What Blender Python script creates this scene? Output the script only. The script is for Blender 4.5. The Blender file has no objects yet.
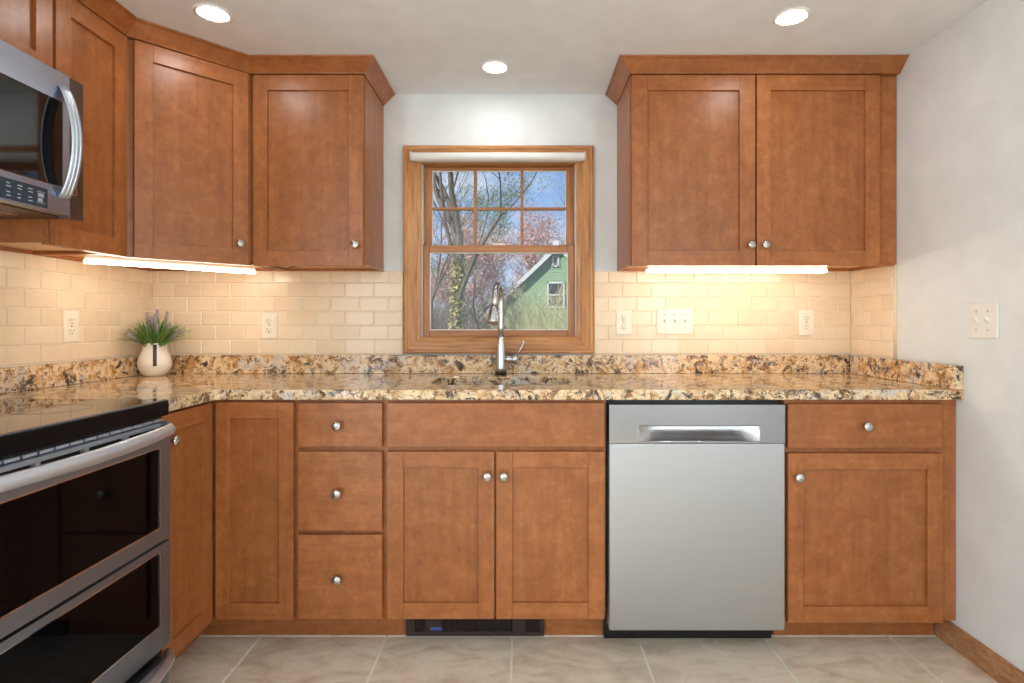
import bpy, bmesh, math, random
from mathutils import Vector, Matrix
PI = math.pi
sc = bpy.context.scene
C = sc.collection

# ------------------------------------------------------------------ camera, world, sun, exposure
F, CX, CY = 562.0, 522.0, 323.0           # focal length and principal point in pixels of a 1024 wide frame
CAMY, CAMZ = -2.545, 1.118
cd = bpy.data.cameras.new('camera')
cam = bpy.data.objects.new('camera', cd); C.objects.link(cam)
cam.location = (0, CAMY, CAMZ); cam.rotation_euler = (PI/2, 0, 0)
cd.sensor_width = 36; cd.lens = F/1024*36
cd.shift_x = -(CX-512)/1024; cd.shift_y = (CY-341.5)/1024
cd.clip_start = 0.02; cd.clip_end = 300
sc.camera = cam
vs = sc.view_settings
vs.view_transform = 'Standard'; vs.look = 'None'; vs.gamma = 1; vs.use_curve_mapping = False
sc.display_settings.display_device = 'sRGB'
vs.exposure = 0.0
cy = sc.cycles
cy.max_bounces = 10; cy.diffuse_bounces = 5; cy.glossy_bounces = 4; cy.transmission_bounces = 6
cy.transparent_max_bounces = 12
cy.sample_clamp_indirect = 4.0; cy.caustics_reflective = False; cy.caustics_refractive = False
cy.use_denoising = True
try: cy.denoiser = 'OPENIMAGEDENOISE'
except Exception: pass

w = bpy.data.worlds.new('sky'); sc.world = w; w.use_nodes = True
nt = w.node_tree; nt.nodes.clear()
def N(t, **k):
    n = nt.nodes.new(t)
    for a, b in k.items(): setattr(n, a, b)
    return n
tc = N('ShaderNodeTexCoord'); sp = N('ShaderNodeSeparateXYZ'); rp = N('ShaderNodeValToRGB')
nt.links.new(tc.outputs['Generated'], sp.inputs[0]); nt.links.new(sp.outputs['Z'], rp.inputs[0])
e = rp.color_ramp.elements
e[0].position = 0.0; e[0].color = (0.60, 0.72, 0.86, 1)
e[1].position = 0.9; e[1].color = (0.12, 0.25, 0.62, 1)
q = e.new(0.14); q.color = (0.36, 0.56, 0.90, 1)
q = e.new(0.32); q.color = (0.24, 0.44, 0.86, 1)
mp = N('ShaderNodeMapping'); mp.inputs['Scale'].default_value = (2.2, 2.2, 9)
ns = N('ShaderNodeTexNoise'); ns.inputs['Scale'].default_value = 2.0; ns.inputs['Detail'].default_value = 6
cr = N('ShaderNodeValToRGB'); cr.color_ramp.elements[0].position = .56; cr.color_ramp.elements[1].position = .8
mx = N('ShaderNodeMix', data_type='RGBA'); bg = N('ShaderNodeBackground'); wo = N('ShaderNodeOutputWorld')
nt.links.new(tc.outputs['Generated'], mp.inputs[0]); nt.links.new(mp.outputs[0], ns.inputs[0]); nt.links.new(ns.outputs[0], cr.inputs[0])
nt.links.new(cr.outputs[0], mx.inputs[0]); nt.links.new(rp.outputs[0], mx.inputs[6]); mx.inputs[7].default_value = (.85, .9, .97, 1)
nt.links.new(mx.outputs[2], bg.inputs[0]); bg.inputs[1].default_value = 1.05; nt.links.new(bg.outputs[0], wo.inputs[0])

sl = bpy.data.lights.new('sun', 'SUN'); sl.energy = 5.4; sl.angle = 0.009; sl.color = (1, .95, .86)
so = bpy.data.objects.new('sun', sl); C.objects.link(so)
so.rotation_euler = Vector((0.62, 0.62, -0.62)).to_track_quat('-Z', 'Y').to_euler()

# room numbers
XL, XR, YB, YR, ZC = -1.68, 1.495, 0.0, -5.0, 2.154
def fill_light(name, loc, rot, sx, sy, power, col):
    l = bpy.data.lights.new(name, 'AREA'); l.shape = 'RECTANGLE'; l.size = sx; l.size_y = sy; l.energy = power; l.color = col
    o = bpy.data.objects.new(name, l); C.objects.link(o); o.location = loc; o.rotation_euler = rot
    return o
# daylight lamps added in made-up wall openings behind the camera to brighten the room
fill_light('left_fill_light', (XL-.10, -3.8, 1.05), (0, -PI/2, 0), 1.95, 1.75, 76, (.88, .94, 1))
fill_light('right_fill_light', (XR+.10, -3.8, 1.25), (0, PI/2, 0), 1.25, 1.75, 50, (.88, .94, 1))

# ------------------------------------------------------------------ materials
def lin(r, g=None, b=None):
    if g is None: r, g, b = r
    f = lambda c: (c/255/12.92) if c/255 <= .04045 else ((c/255+.055)/1.055)**2.4
    return (f(r), f(g), f(b), 1)
LIN = lin
class Mat:
    def __init__(s, name):
        s.m = bpy.data.materials.new(name); s.m.use_nodes = True; s.t = s.m.node_tree
        s.t.nodes.clear(); s.out = s.n('ShaderNodeOutputMaterial'); s.p = s.n('ShaderNodeBsdfPrincipled'); s.l(s.p.outputs[0], s.out.inputs[0])
    def n(s, t, **k):
        x = s.t.nodes.new(t)
        for a, b in k.items(): setattr(x, a, b)
        return x
    def l(s, a, b): s.t.links.new(a, b)
    def set(s, **k):
        for a, b in k.items(): s.p.inputs[a.replace('_', ' ')].default_value = b
        return s
    def coords(s, scale=(1,1,1), rand=False, rot=(0,0,0)):
        tc = s.n('ShaderNodeTexCoord'); mp = s.n('ShaderNodeMapping'); mp.inputs['Scale'].default_value = scale; mp.inputs['Rotation'].default_value = rot
        if rand:
            oi = s.n('ShaderNodeObjectInfo'); ml = s.n('ShaderNodeVectorMath', operation='MULTIPLY'); ad = s.n('ShaderNodeVectorMath', operation='ADD')
            cb = s.n('ShaderNodeCombineXYZ')
            for i in range(3): s.l(oi.outputs['Random'], cb.inputs[i])
            s.l(cb.outputs[0], ml.inputs[0]); ml.inputs[1].default_value = (7.3, 11.1, 5.7)
            s.l(tc.outputs['Object'], ad.inputs[0]); s.l(ml.outputs[0], ad.inputs[1]); s.l(ad.outputs[0], mp.inputs[0])
        else: s.l(tc.outputs['Object'], mp.inputs[0])
        return mp.outputs[0]
    def noise(s, vec, scale, detail=4, rough=.5, dist=0):
        x = s.n('ShaderNodeTexNoise'); x.inputs['Scale'].default_value = scale; x.inputs['Detail'].default_value = detail
        x.inputs['Roughness'].default_value = rough; x.inputs['Distortion'].default_value = dist; s.l(vec, x.inputs[0]); return x.outputs[0]
    def ramp(s, fac, stops, interp='LINEAR'):
        x = s.n('ShaderNodeValToRGB'); r = x.color_ramp; r.interpolation = interp
        while len(r.elements) > 1: r.elements.remove(r.elements[-1])
        r.elements[0].position = stops[0][0]; r.elements[0].color = stops[0][1]
        for p_, c_ in stops[1:]:
            k = r.elements.new(p_); k.color = c_
        s.l(fac, x.inputs[0]); return x.outputs[0]
    def mix(s, fac, a, b, mode='MIX'):
        x = s.n('ShaderNodeMix', data_type='RGBA', blend_type=mode)
        for v, i in ((fac, 0), (a, 6), (b, 7)):
            if hasattr(v, 'is_linked'): s.l(v, x.inputs[i])
            else: x.inputs[i].default_value = v
        return x.outputs[2]
    def bump(s, h, strength, dist=.01):
        x = s.n('ShaderNodeBump'); x.inputs['Strength'].default_value = strength; x.inputs['Distance'].default_value = dist
        s.l(h, x.inputs['Height']); s.l(x.outputs[0], s.p.inputs['Normal'])
W1 = (1,1,1,1); K0 = (0,0,0,1)
def g(v): return (v, v, v, 1)

def simple(name, col, rough=.5, metal=0, bumps=None, **k):
    m = Mat(name); c = m.coords()
    base = m.noise(c, 9, 3)
    lo = tuple(x*.96 for x in col[:3])+(1,); hi = tuple(min(1, x*1.04) for x in col[:3])+(1,)
    m.l(m.ramp(base, [(.3, lo), (.7, hi)]), m.p.inputs['Base Color'])
    m.set(Roughness=rough, Metallic=metal, **k)
    if bumps: m.bump(m.noise(c, bumps[0], 2), bumps[1], bumps[2])
    return m.m

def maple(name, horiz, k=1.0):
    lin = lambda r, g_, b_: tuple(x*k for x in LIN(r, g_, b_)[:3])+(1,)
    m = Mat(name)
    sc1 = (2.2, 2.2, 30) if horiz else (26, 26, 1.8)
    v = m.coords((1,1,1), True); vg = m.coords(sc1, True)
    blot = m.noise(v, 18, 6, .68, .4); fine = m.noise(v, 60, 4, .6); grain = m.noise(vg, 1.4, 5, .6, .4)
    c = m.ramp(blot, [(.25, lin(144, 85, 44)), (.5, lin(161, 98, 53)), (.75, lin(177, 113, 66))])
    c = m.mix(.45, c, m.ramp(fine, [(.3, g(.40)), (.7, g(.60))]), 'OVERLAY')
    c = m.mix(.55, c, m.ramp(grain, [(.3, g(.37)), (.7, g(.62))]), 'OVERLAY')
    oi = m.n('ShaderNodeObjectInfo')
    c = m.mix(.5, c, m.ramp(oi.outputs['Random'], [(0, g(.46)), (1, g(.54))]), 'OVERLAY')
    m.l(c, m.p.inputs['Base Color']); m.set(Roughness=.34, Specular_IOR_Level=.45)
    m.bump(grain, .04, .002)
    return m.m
M = {}
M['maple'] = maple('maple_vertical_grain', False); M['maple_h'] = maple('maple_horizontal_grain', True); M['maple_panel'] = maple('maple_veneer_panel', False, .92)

def oak(name, horiz, cols):
    m = Mat(name)
    v = m.coords((1.5, 8, 26) if horiz else (26, 8, 1.5), True)
    gr = m.noise(v, 2.2, 6, .6, .8); v2 = m.coords((6, 60, 260) if horiz else (260, 60, 6), True); pores = m.noise(v2, 1, 2)
    c = m.ramp(gr, [(.3, lin(cols[0])), (.5, lin(cols[1])), (.7, lin(cols[2]))])
    c = m.mix(.4, c, m.ramp(pores, [(.35, g(.35)), (.6, g(.56))]), 'OVERLAY')
    m.l(c, m.p.inputs['Base Color']); m.set(Roughness=.33); m.bump(pores, .1, .001)
    return m.m
oc = ((146, 92, 44), (190, 132, 76), (212, 158, 100))
M['oak'] = oak('honey_oak_vertical', False, oc); M['oak_h'] = oak('honey_oak_horizontal', True, oc)
sc_ = ((148, 94, 50), (178, 118, 68), (192, 132, 82))
M['sash'] = oak('sash_wood_vertical', False, sc_); M['sash_h'] = oak('sash_wood_horizontal', True, sc_)
M['base_oak'] = oak('baseboard_oak', True, ((138, 94, 60), (172, 124, 82), (194, 148, 104)))
M['pale_ply'] = oak('pale_maple_ply', True, ((206, 160, 104), (222, 180, 126), (232, 194, 144)))

def granite():
    m = Mat('gold_brown_granite'); v = m.coords(); vd = m.coords((1, 1, 1), rot=(.6, .5, .9)); ve = m.coords((1, 1, 1), rot=(1.9, .2, .4))
    n1 = m.noise(v, 20, 8, .72, .5); nf = m.noise(ve, 95, 4, .7)
    base = m.ramp(n1, [(.30, lin(160, 108, 60)), (.42, lin(208, 164, 110)), (.53, lin(238, 216, 178)), (.64, lin(224, 190, 138)), (.72, lin(192, 140, 82))])
    base = m.mix(m.ramp(m.noise(ve, 9, 7, .7, .4), [(.55, K0), (.60, g(.9))]), base, lin(206, 200, 190))
    base = m.mix(m.ramp(m.noise(vd, 30, 8, .78, .6), [(.53, K0), (.565, g(.92))]), base, lin(142, 92, 48))
    base = m.mix(m.ramp(m.noise(v, 21, 9, .8, .9), [(.545, K0), (.57, g(.95))]), base, lin(50, 38, 34))
    base = m.mix(m.ramp(m.noise(vd, 10, 9, .82, .5), [(.56, K0), (.585, g(.9))]), base, lin(72, 60, 58))
    base = m.mix(m.ramp(m.noise(ve, 55, 5, .75, .3), [(.60, K0), (.64, g(.8))]), base, lin(84, 60, 44))
    base = m.mix(.35, base, m.ramp(nf, [(.3, g(.33)), (.7, g(.64))]), 'OVERLAY')
    m.l(base, m.p.inputs['Base Color']); m.set(Roughness=.09, Specular_IOR_Level=.5)
    return m.m
M['granite'] = granite()

def tile_mat():
    m = Mat('cream_glazed_tile'); v = m.coords()
    oi = m.n('ShaderNodeNewGeometry')
    c = m.ramp(oi.outputs['Random Per Island'], [(0, lin(228, 206, 173)), (.5, lin(233, 212, 181)), (1, lin(236, 217, 187))])
    nz = m.noise(v, 26, 4, .6)
    c = m.mix(.3, c, m.ramp(nz, [(.3, g(.42)), (.7, g(.58))]), 'OVERLAY')
    m.l(c, m.p.inputs['Base Color']); m.set(Roughness=.2); m.bump(m.noise(v, 14, 2), .12, .004)
    return m.m
M['tile'] = tile_mat()
M['grout'] = simple('cream_grout', lin(240, 228, 206), .8, bumps=(300, .2, .001))

def floor_mat():
    m = Mat('beige_stone_floor_tile'); v = m.coords()
    geo = m.n('ShaderNodeNewGeometry')
    wv = m.coords((1.4, 2.6, 1)); a = m.noise(wv, 3.2, 7, .62, 1.6); b = m.noise(v, 11, 6, .65, .6)
    c = m.ramp(a, [(.28, lin(192, 173, 148)), (.48, lin(217, 201, 178)), (.62, lin(230, 216, 195)), (.75, lin(205, 186, 160))])
    c = m.mix(.5, c, m.ramp(b, [(.3, g(.4)), (.7, g(.6))]), 'OVERLAY')
    cre = m.noise(wv, 6, 4, .5, 3.0)
    line = m.ramp(cre, [(.485, g(0)), (.5, g(1)), (.515, g(0))])
    c = m.mix(m.mix(1, line, g(.28), 'MULTIPLY'), c, lin(214, 206, 192))
    m.l(c, m.p.inputs['Base Color']); m.set(Roughness=.42)
    m.bump(m.mix(.5, a, b), .35, .006)
    return m.m
M['floor'] = floor_mat()
M['floor_grout'] = simple('pale_floor_grout', lin(232, 229, 220), .85)
M['wall'] = simple('light_grey_wall_paint', lin(225, 228, 227), .55, bumps=(180, .05, .002))
M['ceil'] = simple('white_ceiling_paint', lin(230, 234, 236), .7, bumps=(160, .05, .002))
M['white_plastic'] = simple('white_plastic', lin(236, 232, 224), .3)
M['ivory'] = simple('ivory_plastic', lin(236, 226, 206), .3)
M['slot'] = simple('dark_slot', lin(40, 34, 30), .6)
M['black'] = simple('black_enamel', lin(14, 14, 15), .32)
M['black_trim'] = simple('black_range_trim', lin(14, 15, 17), .25, Specular_IOR_Level=.12)
M['black_glass'] = simple('black_oven_glass', lin(4, 5, 7), .04, Specular_IOR_Level=.10)
M['mw_glass'] = simple('microwave_window_glass', lin(8, 10, 12), .05, Specular_IOR_Level=.8)
M['cooktop'] = simple('black_ceramic_cooktop', lin(12, 12, 13), .03, Specular_IOR_Level=1.0)
M['dark'] = simple('dark_void', lin(22, 18, 16), .8)
M['vent_brown'] = simple('dark_brown_metal', lin(46, 30, 26), .45)
M['blue_mark'] = simple('blue_badge', lin(58, 92, 160), .4)
M['chrome'] = simple('polished_chrome', lin(220, 222, 226), .08, 1.0)
M['faucet'] = simple('stainless_faucet', lin(200, 202, 204), .27, 1.0)
M['nickel'] = simple('brushed_nickel', lin(200, 198, 194), .25, 1.0)
M['shade_white'] = simple('white_shade_fabric', lin(232, 231, 226), .7)
M['vase'] = simple('white_glazed_ceramic', lin(238, 228, 212), .18)
M['cable'] = simple('tan_cable', lin(120, 90, 62), .5)
M['ribbon'] = simple('dark_ribbon', lin(44, 36, 34), .5)
def brushed(name, col, axis, rough=.3):
    m = Mat(name); v = m.coords((600, 600, 4) if axis == 'z' else (3, 3, 500))
    n = m.noise(v, 1, 2); m.l(m.ramp(n, [(.3, tuple(x*.93 for x in col[:3])+(1,)), (.7, col)]), m.p.inputs['Base Color'])
    m.set(Metallic=1.0, Roughness=rough, Anisotropic=.5); m.bump(n, .03, .0005); return m.m
M['steel'] = brushed('brushed_stainless', lin(200, 201, 204), 'h', .33)
M['steel_range'] = brushed('range_stainless', lin(146, 156, 170), 'h', .4)
M['steel_mw'] = brushed('microwave_stainless', lin(184, 198, 218), 'h', .3)
M['panel'] = simple('slate_control_panel', lin(52, 62, 72), .15)
M['range_handle'] = brushed('range_handle_steel', lin(212, 224, 236), 'h', .45)
M['steel_dw'] = brushed('brushed_stainless_panel', lin(194, 197, 200), 'h', .45)
M['steel_gloss'] = brushed('polished_stainless_band', lin(164, 164, 168), 'h', .22)
M['steel_dark'] = brushed('dark_stainless_edge', lin(120, 112, 110), 'h', .3)
def emit(name, col, s):
    m = Mat(name); m.set(Base_Color=W1, Emission_Color=col, Emission_Strength=s); return m.m
M['led'] = emit('warm_led_diffuser', (1, .89, .74, 1), 30)
M['downlight'] = emit('downlight_lens', (1, .975, .95, 1), 66)
def leafmat(name, c1, c2, rough=.5):
    m = Mat(name); geo = m.n('ShaderNodeNewGeometry')
    m.l(m.ramp(geo.outputs['Random Per Island'], [(0, lin(c1)), (1, lin(c2))]), m.p.inputs['Base Color']); m.set(Roughness=rough); return m.m
M['blade'] = leafmat('green_blade', (58, 108, 40), (122, 176, 80))
M['blade_pale'] = leafmat('olive_blade', (120, 130, 60), (150, 150, 84))
M['lavender'] = leafmat('dusty_lavender', (128, 114, 124), (182, 168, 174), .8)
M['bark'] = simple('grey_bark', lin(112, 98, 86), .9, bumps=(30, .6, .02))
M['bark_pale'] = simple('pale_bark', lin(140, 124, 112), .9, bumps=(30, .6, .02))
M['ivy'] = leafmat('ivy_leaves', (140, 134, 66), (196, 180, 116))
M['bud_pink'] = leafmat('pink_buds', (196, 140, 128), (222, 184, 166))
M['leaf_green'] = leafmat('young_green_leaves', (112, 132, 84), (160, 172, 122))
M['straw'] = leafmat('straw_shrub', (178, 176, 120), (226, 216, 170))
M['grass'] = simple('lawn', lin(112, 124, 70), .95, bumps=(20, .6, .03))
M['siding'] = simple('green_clapboard', lin(142, 170, 134), .7)
M['house_white'] = simple('white_house_trim', lin(214, 214, 210), .6)
M['roof'] = simple('grey_shingle', lin(110, 108, 106), .9, bumps=(40, .5, .02))
M['house_glass'] = simple('dark_house_glass', lin(60, 62, 66), .1)
def pane_mat():
    m = Mat('clear_window_glass'); tr = m.n('ShaderNodeBsdfTransparent'); gl = m.n('ShaderNodeBsdfGlossy'); gl.inputs['Roughness'].default_value = .01
    fr = m.n('ShaderNodeFresnel'); fr.inputs[0].default_value = 1.45; ms = m.n('ShaderNodeMixShader')
    tr.inputs[0].default_value = (.96, .97, .965, 1)
    m.l(fr.outputs[0], ms.inputs[0]); m.l(tr.outputs[0], ms.inputs[1]); m.l(gl.outputs[0], ms.inputs[2]); m.l(ms.outputs[0], m.out.inputs[0]); return m.m
M['pane'] = pane_mat()

# ------------------------------------------------------------------ mesh helpers
ORG = {}
class Frame:
    """u to the right, z up, n outward from a face; o is the point u=0, n=0"""
    def __init__(s, o, R, Nn): s.o = Vector(o); s.R = Vector(R); s.N = Vector(Nn)
    def __call__(s, u, n, z): return s.o + s.R*u + s.N*n + Vector((0, 0, z))
WORLD = lambda x, y, z: Vector((x, y, z))
BACK = Frame((0, 0, 0), (1, 0, 0), (0, -1, 0))          # u = X, n = -Y
LEFT = Frame((XL, 0, 0), (0, 1, 0), (1, 0, 0))          # u = Y, n = X - XL
RIGHT = Frame((XR, 0, 0), (0, -1, 0), (-1, 0, 0))       # u = -Y, n = XR - X
class MB:
    def __init__(s, fr=WORLD): s.v = []; s.f = []; s.mi = []; s.fr = fr; s.sm = []
    def add(s, vs_, fs, m=0, smooth=False):
        b = len(s.v); s.v += [s.fr(*p) for p in vs_]; s.f += [tuple(b+i for i in f) for f in fs]; s.mi += [m]*len(fs); s.sm += [smooth]*len(fs); return s
    def box(s, a0, a1, b0, b1, c0, c1, m=0):
        a0, a1 = sorted((a0, a1)); b0, b1 = sorted((b0, b1)); c0, c1 = sorted((c0, c1))
        return s.add([(a0,b0,c0),(a1,b0,c0),(a1,b1,c0),(a0,b1,c0),(a0,b0,c1),(a1,b0,c1),(a1,b1,c1),(a0,b1,c1)],
              [(3,2,1,0),(4,5,6,7),(0,1,5,4),(1,2,6,5),(2,3,7,6),(3,0,4,7)], m)
    def lathe(s, c, prof, axis='z', n=24, m=0, smooth=True):
        vs_ = []; fs = []; k = len(prof)
        for i in range(n):
            a = 2*PI*i/n
            for r, h in prof:
                x, y = r*math.cos(a), r*math.sin(a)
                p = {'z': (x, y, h), 'n': (x, h, y), 'u': (h, x, y)}[axis]
                vs_.append((c[0]+p[0], c[1]+p[1], c[2]+p[2]))
        for i in range(n):
            j = (i+1) % n
            for t in range(k-1): fs.append((i*k+t, j*k+t, j*k+t+1, i*k+t+1))
        fs.append(tuple(i*k for i in reversed(range(n)))); fs.append(tuple(i*k+k-1 for i in range(n)))
        return s.add(vs_, fs, m, smooth)
    def tube(s, pts, rad, n=10, m=0, flat=None, cap=True):
        pts = [Vector(p) for p in pts]; k = len(pts); vs_ = []; fs = []
        up = Vector((0, 0, 1)); prev = None
        for i, p in enumerate(pts):
            t = (pts[min(i+1, k-1)]-pts[max(i-1, 0)]).normalized()
            if prev is None:
                a = t.orthogonal().normalized() if flat is None else Vector(flat)
            else: a = prev
            a = (a-t*a.dot(t))
            a = a.normalized() if a.length > 1e-6 else t.orthogonal().normalized()
            b = t.cross(a); prev = a
            r = rad[i] if isinstance(rad, (list, tuple)) else rad
            ra, rb = r if isinstance(r, tuple) else (r, r)
            for j in range(n):
                th = 2*PI*j/n; q_ = p+a*(math.cos(th)*ra)+b*(math.sin(th)*rb); vs_.append(tuple(q_))
        for i in range(k-1):
            for j in range(n):
                l = (j+1) % n; fs.append((i*n+j, i*n+l, (i+1)*n+l, (i+1)*n+j))
        if cap: fs.append(tuple(reversed(range(n)))); fs.append(tuple((k-1)*n+j for j in range(n)))
        return s.add(vs_, fs, m, True)
    def build(s, name, mats, parent=None, bevel=0, seg=2, recalc=True, origin=None):
        if not isinstance(mats, (list, tuple)): mats = [mats]
        me = bpy.data.meshes.new(name)
        org = ORG.get(parent.name, Vector((0,0,0))) if parent else Vector(origin or (0,0,0))
        me.from_pydata([tuple(v-org) for v in s.v], [], s.f)
        for m in mats: me.materials.append(m)
        me.polygons.foreach_set('material_index', s.mi); me.polygons.foreach_set('use_smooth', s.sm)
        if recalc:
            bm = bmesh.new(); bm.from_mesh(me); bmesh.ops.recalc_face_normals(bm, faces=bm.faces); bm.to_mesh(me); bm.free()
        me.update()
        o = bpy.data.objects.new(name, me); C.objects.link(o)
        ORG[o.name] = org
        if parent: o.parent = parent
        else: o.location = org
        if bevel:
            b = o.modifiers.new('soft_edges', 'BEVEL'); b.width = bevel; b.segments = seg; b.limit_method = 'ANGLE'; b.angle_limit = .7
            for p in me.polygons: p.use_smooth = True
            wn = o.modifiers.new('weighted', 'WEIGHTED_NORMAL'); wn.keep_sharp = False
        return o
def tag(o, label, cat, group=None, kind=None):
    if label: o['label'] = label
    if cat: o['category'] = cat
    if group: o['group'] = group
    if kind: o['kind'] = kind
    return o
def thing(name, label, cat, loc, group=None):
    o = bpy.data.objects.new(name, None); C.objects.link(o); o.location = loc; o.empty_display_size = .05
    ORG[o.name] = Vector(loc); return tag(o, label, cat, group)
def struct(o): o['kind'] = 'structure'; return o

# ------------------------------------------------------------------ room shell
WX0, WX1, WZ0, WZ1 = -0.463, 0.2516, 1.048, 1.846     # window opening
T = .16
b = MB(); b.box(XL-T, WX0, 0, T, -.02, ZC+.02); b.box(WX1, XR+T, 0, T, -.02, ZC+.02); b.box(WX0, WX1, 0, T, -.02, WZ0); b.box(WX0, WX1, 0, T, WZ1, ZC+.02)
struct(b.build('wall_back', M['wall']))
struct(MB().box(XL-T, XL, -2.9, 0, -.02, ZC+.02).box(XL-T, XL, YR, -4.7, -.02, ZC+.02).box(XL-T, XL, -4.7, -2.9, 2.03, ZC+.02).build('wall_left', M['wall']))
struct(MB().box(XR, XR+T, -2.9, 0, -.02, ZC+.02).box(XR, XR+T, YR, -4.7, -.02, ZC+.02).box(XR, XR+T, -4.7, -2.9, 1.9, ZC+.02).box(XR, XR+T, -4.7, -2.9, -.02, .6).build('wall_right', M['wall']))
struct(MB().box(XL-T, XR+T, YR-T, YR, -.02, ZC+.02).build('wall_rear', M['wall']))
struct(MB().box(XL-T, XR+T, YR-T, T, ZC, ZC+.15).build('ceiling', M['ceil']))
# floor: grout bed with separate beveled tile tops in one structure mesh
b = MB(); b.box(XL-T, XR+T, YR-T, T, -.08, -.003, 1)
px_, gap = .4475, .0035
x = -.035-px_*4
while x < XR:
    y = -.540+px_*2
    while y > YR-.3:
        x0, x1, y1, y0 = max(x+gap, XL), min(x+px_-gap, XR), min(y-gap, -.001), max(y-px_+gap, YR)
        if x1-x0 > .01 and y1-y0 > .01:
            c = .002
            b.add([(x0,y0,-.004),(x1,y0,-.004),(x1,y1,-.004),(x0,y1,-.004),(x0+c,y0+c,0),(x1-c,y0+c,0),(x1-c,y1-c,0),(x0+c,y1-c,0)],
                  [(4,5,6,7),(0,1,5,4),(1,2,6,5),(2,3,7,6),(3,0,4,7)], 0)
        y -= px_
    x += px_
struct(b.build('floor', [M['floor'], M['floor_grout']]))
# baseboards
b = MB(RIGHT); b.box(.532, 5.0, .0005, .015, 0, .066); b.add([(.532,.0005,.066),(5,.0005,.066),(5,.015,.066),(.532,.015,.066),(.532,.0005,.078),(5,.0005,.078),(5,.007,.078),(.532,.007,.078)],
      [(4,5,6,7),(0,1,5,4),(1,2,6,5),(2,3,7,6),(3,0,4,7)])
struct(b.build('baseboard_right', M['base_oak']))
b = MB(LEFT); b.box(-2.9, -1.70, .0005, .015, 0, .078); struct(b.build('baseboard_left', M['base_oak'], bevel=.003))
# frames of the added unseen openings that house the fill lamps
def side_frame(name, x0, x1, z0, z1):
    b = MB(); b.box(x0, x1, -4.7, -4.64, z0, z1); b.box(x0, x1, -2.96, -2.9, z0, z1); b.box(x0, x1, -4.64, -2.96, z1-.06, z1); b.box(x0, x1, -4.64, -2.96, z0, z0+.04); b.box(x0, x1, -3.83, -3.77, z0+.04, z1-.06)
    struct(b.build(name, M['house_white'], bevel=.003))
side_frame('added_opening_left', XL-.06, XL-.005, 0, 2.03); side_frame('added_opening_right', XR+.005, XR+.06, .6, 1.9)

# ------------------------------------------------------------------ kitchen window
win = thing('window_1', None, None, (-.105, 0, WZ0)); struct(win)
def sweep_rect(b, x0, x1, z0, z1, prof, ybase):
    # profile of (distance outward from the opening, height off the wall); one mitred piece per side
    cs = [(x0, z0, -1, -1), (x1, z0, 1, -1), (x1, z1, 1, 1), (x0, z1, -1, 1)]
    for i in range(4):
        a, c = cs[i], cs[(i+1) % 4]; k = len(prof); vs_ = []
        for q_ in (a, c):
            for d_, h in prof: vs_.append((q_[0]+q_[2]*d_, ybase-h, q_[1]+q_[3]*d_))
        fs = [(j, (j+1) % k, k+(j+1) % k, k+j) for j in range(k)]+[tuple(range(k)), tuple(range(2*k-1, k-1, -1))]
        b.add(vs_, fs, 1 if i % 2 == 0 else 0)
b = MB(); sweep_rect(b, WX0+.002, WX1-.002, WZ0+.004, WZ1-.002, [(-.004, 0), (-.004, .013), (.004, .016), (.012, .0155), (.018, .019), (.052, .021), (.056, .025), (.066, .026), (.071, .022), (.071, 0)], -.0005)
b.build('casing', [M['oak'], M['oak_h']], win)
b = MB(); j0 = .002
b.box(WX0, WX0+.004, 0, .13, WZ0, WZ1, 0); b.box(WX1-.004, WX1, 0, .13, WZ0, WZ1, 0); b.box(WX0, WX1, 0, .13, WZ1-.004, WZ1, 1); b.box(WX0, WX1, 0, .14, WZ0, WZ0+.004, 1)
b.build('jamb', [M['oak'], M['oak_h']], win)
b = MB(); b.box(WX0+.004, WX0+.010, .022, .10, WZ0+.004, WZ1-.0045); b.box(WX1-.010, WX1-.004, .022, .10, WZ0+.004, WZ1-.0045); b.build('jamb_liner', M['white_plastic'], win)
def sash(name, x0, x1, z0, z1, y0, y1, st, rt, rb, gx, gz):
    b = MB(); b.box(x0, x0+st, y0, y1, z0, z1, 0); b.box(x1-st, x1, y0, y1, z0, z1, 0); b.box(x0+st, x1-st, y0, y1, z1-rt, z1, 1); b.box(x0+st, x1-st, y0, y1, z0, z0+rb, 1)
    s_ = b.build(name, [M['sash'], M['sash_h']], win, bevel=.003)
    i0, i1, k0, k1 = x0+st, x1-st, z0+rb, z1-rt
    m = MB(); w_ = .004
    m.box(i0, i0+w_, y0+.006, y0+.014, k0, k1); m.box(i1-w_, i1, y0+.006, y0+.014, k0, k1); m.box(i0+w_, i1-w_, y0+.006, y0+.014, k0, k0+w_); m.box(i0+w_, i1-w_, y0+.006, y0+.014, k1-w_, k1)
    m.build('glazing_bead', M['white_plastic'], s_)
    MB().box(i0, i1, (y0+y1)/2-.002, (y0+y1)/2+.002, k0, k1).build('pane', M['pane'], s_)
    if gx:
        m = MB()
        for q_ in gx: m.box(q_-.0065, q_+.0065, y0+.003, y1-.006, k0, k1, 0)
        xs = [i0]+[v for q_ in gx for v in (q_-.0065, q_+.0065)]+[i1]
        for a in range(0, len(xs), 2): m.box(xs[a], xs[a+1], y0+.0035, y1-.006, gz-.006, gz+.006, 1)
        m.build('muntin_grid', [M['sash'], M['sash_h']], s_, bevel=.002)
    return s_
sash('upper_sash', WX0+.0105, WX1-.0105, 1.441, WZ1-.005, .060, .090, .036, .016, .030, (-.217, .0), 1.649)
ls = sash('lower_sash', WX0+.0105, WX1-.0105, WZ0+.006, 1.474, .024, .054, .030, .033, .031, (), 0)
MB().box(-.135, -.075, .026, .05, 1.4745, 1.482).build('sash_lock', M['white_plastic'], ls, bevel=.002)
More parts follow.
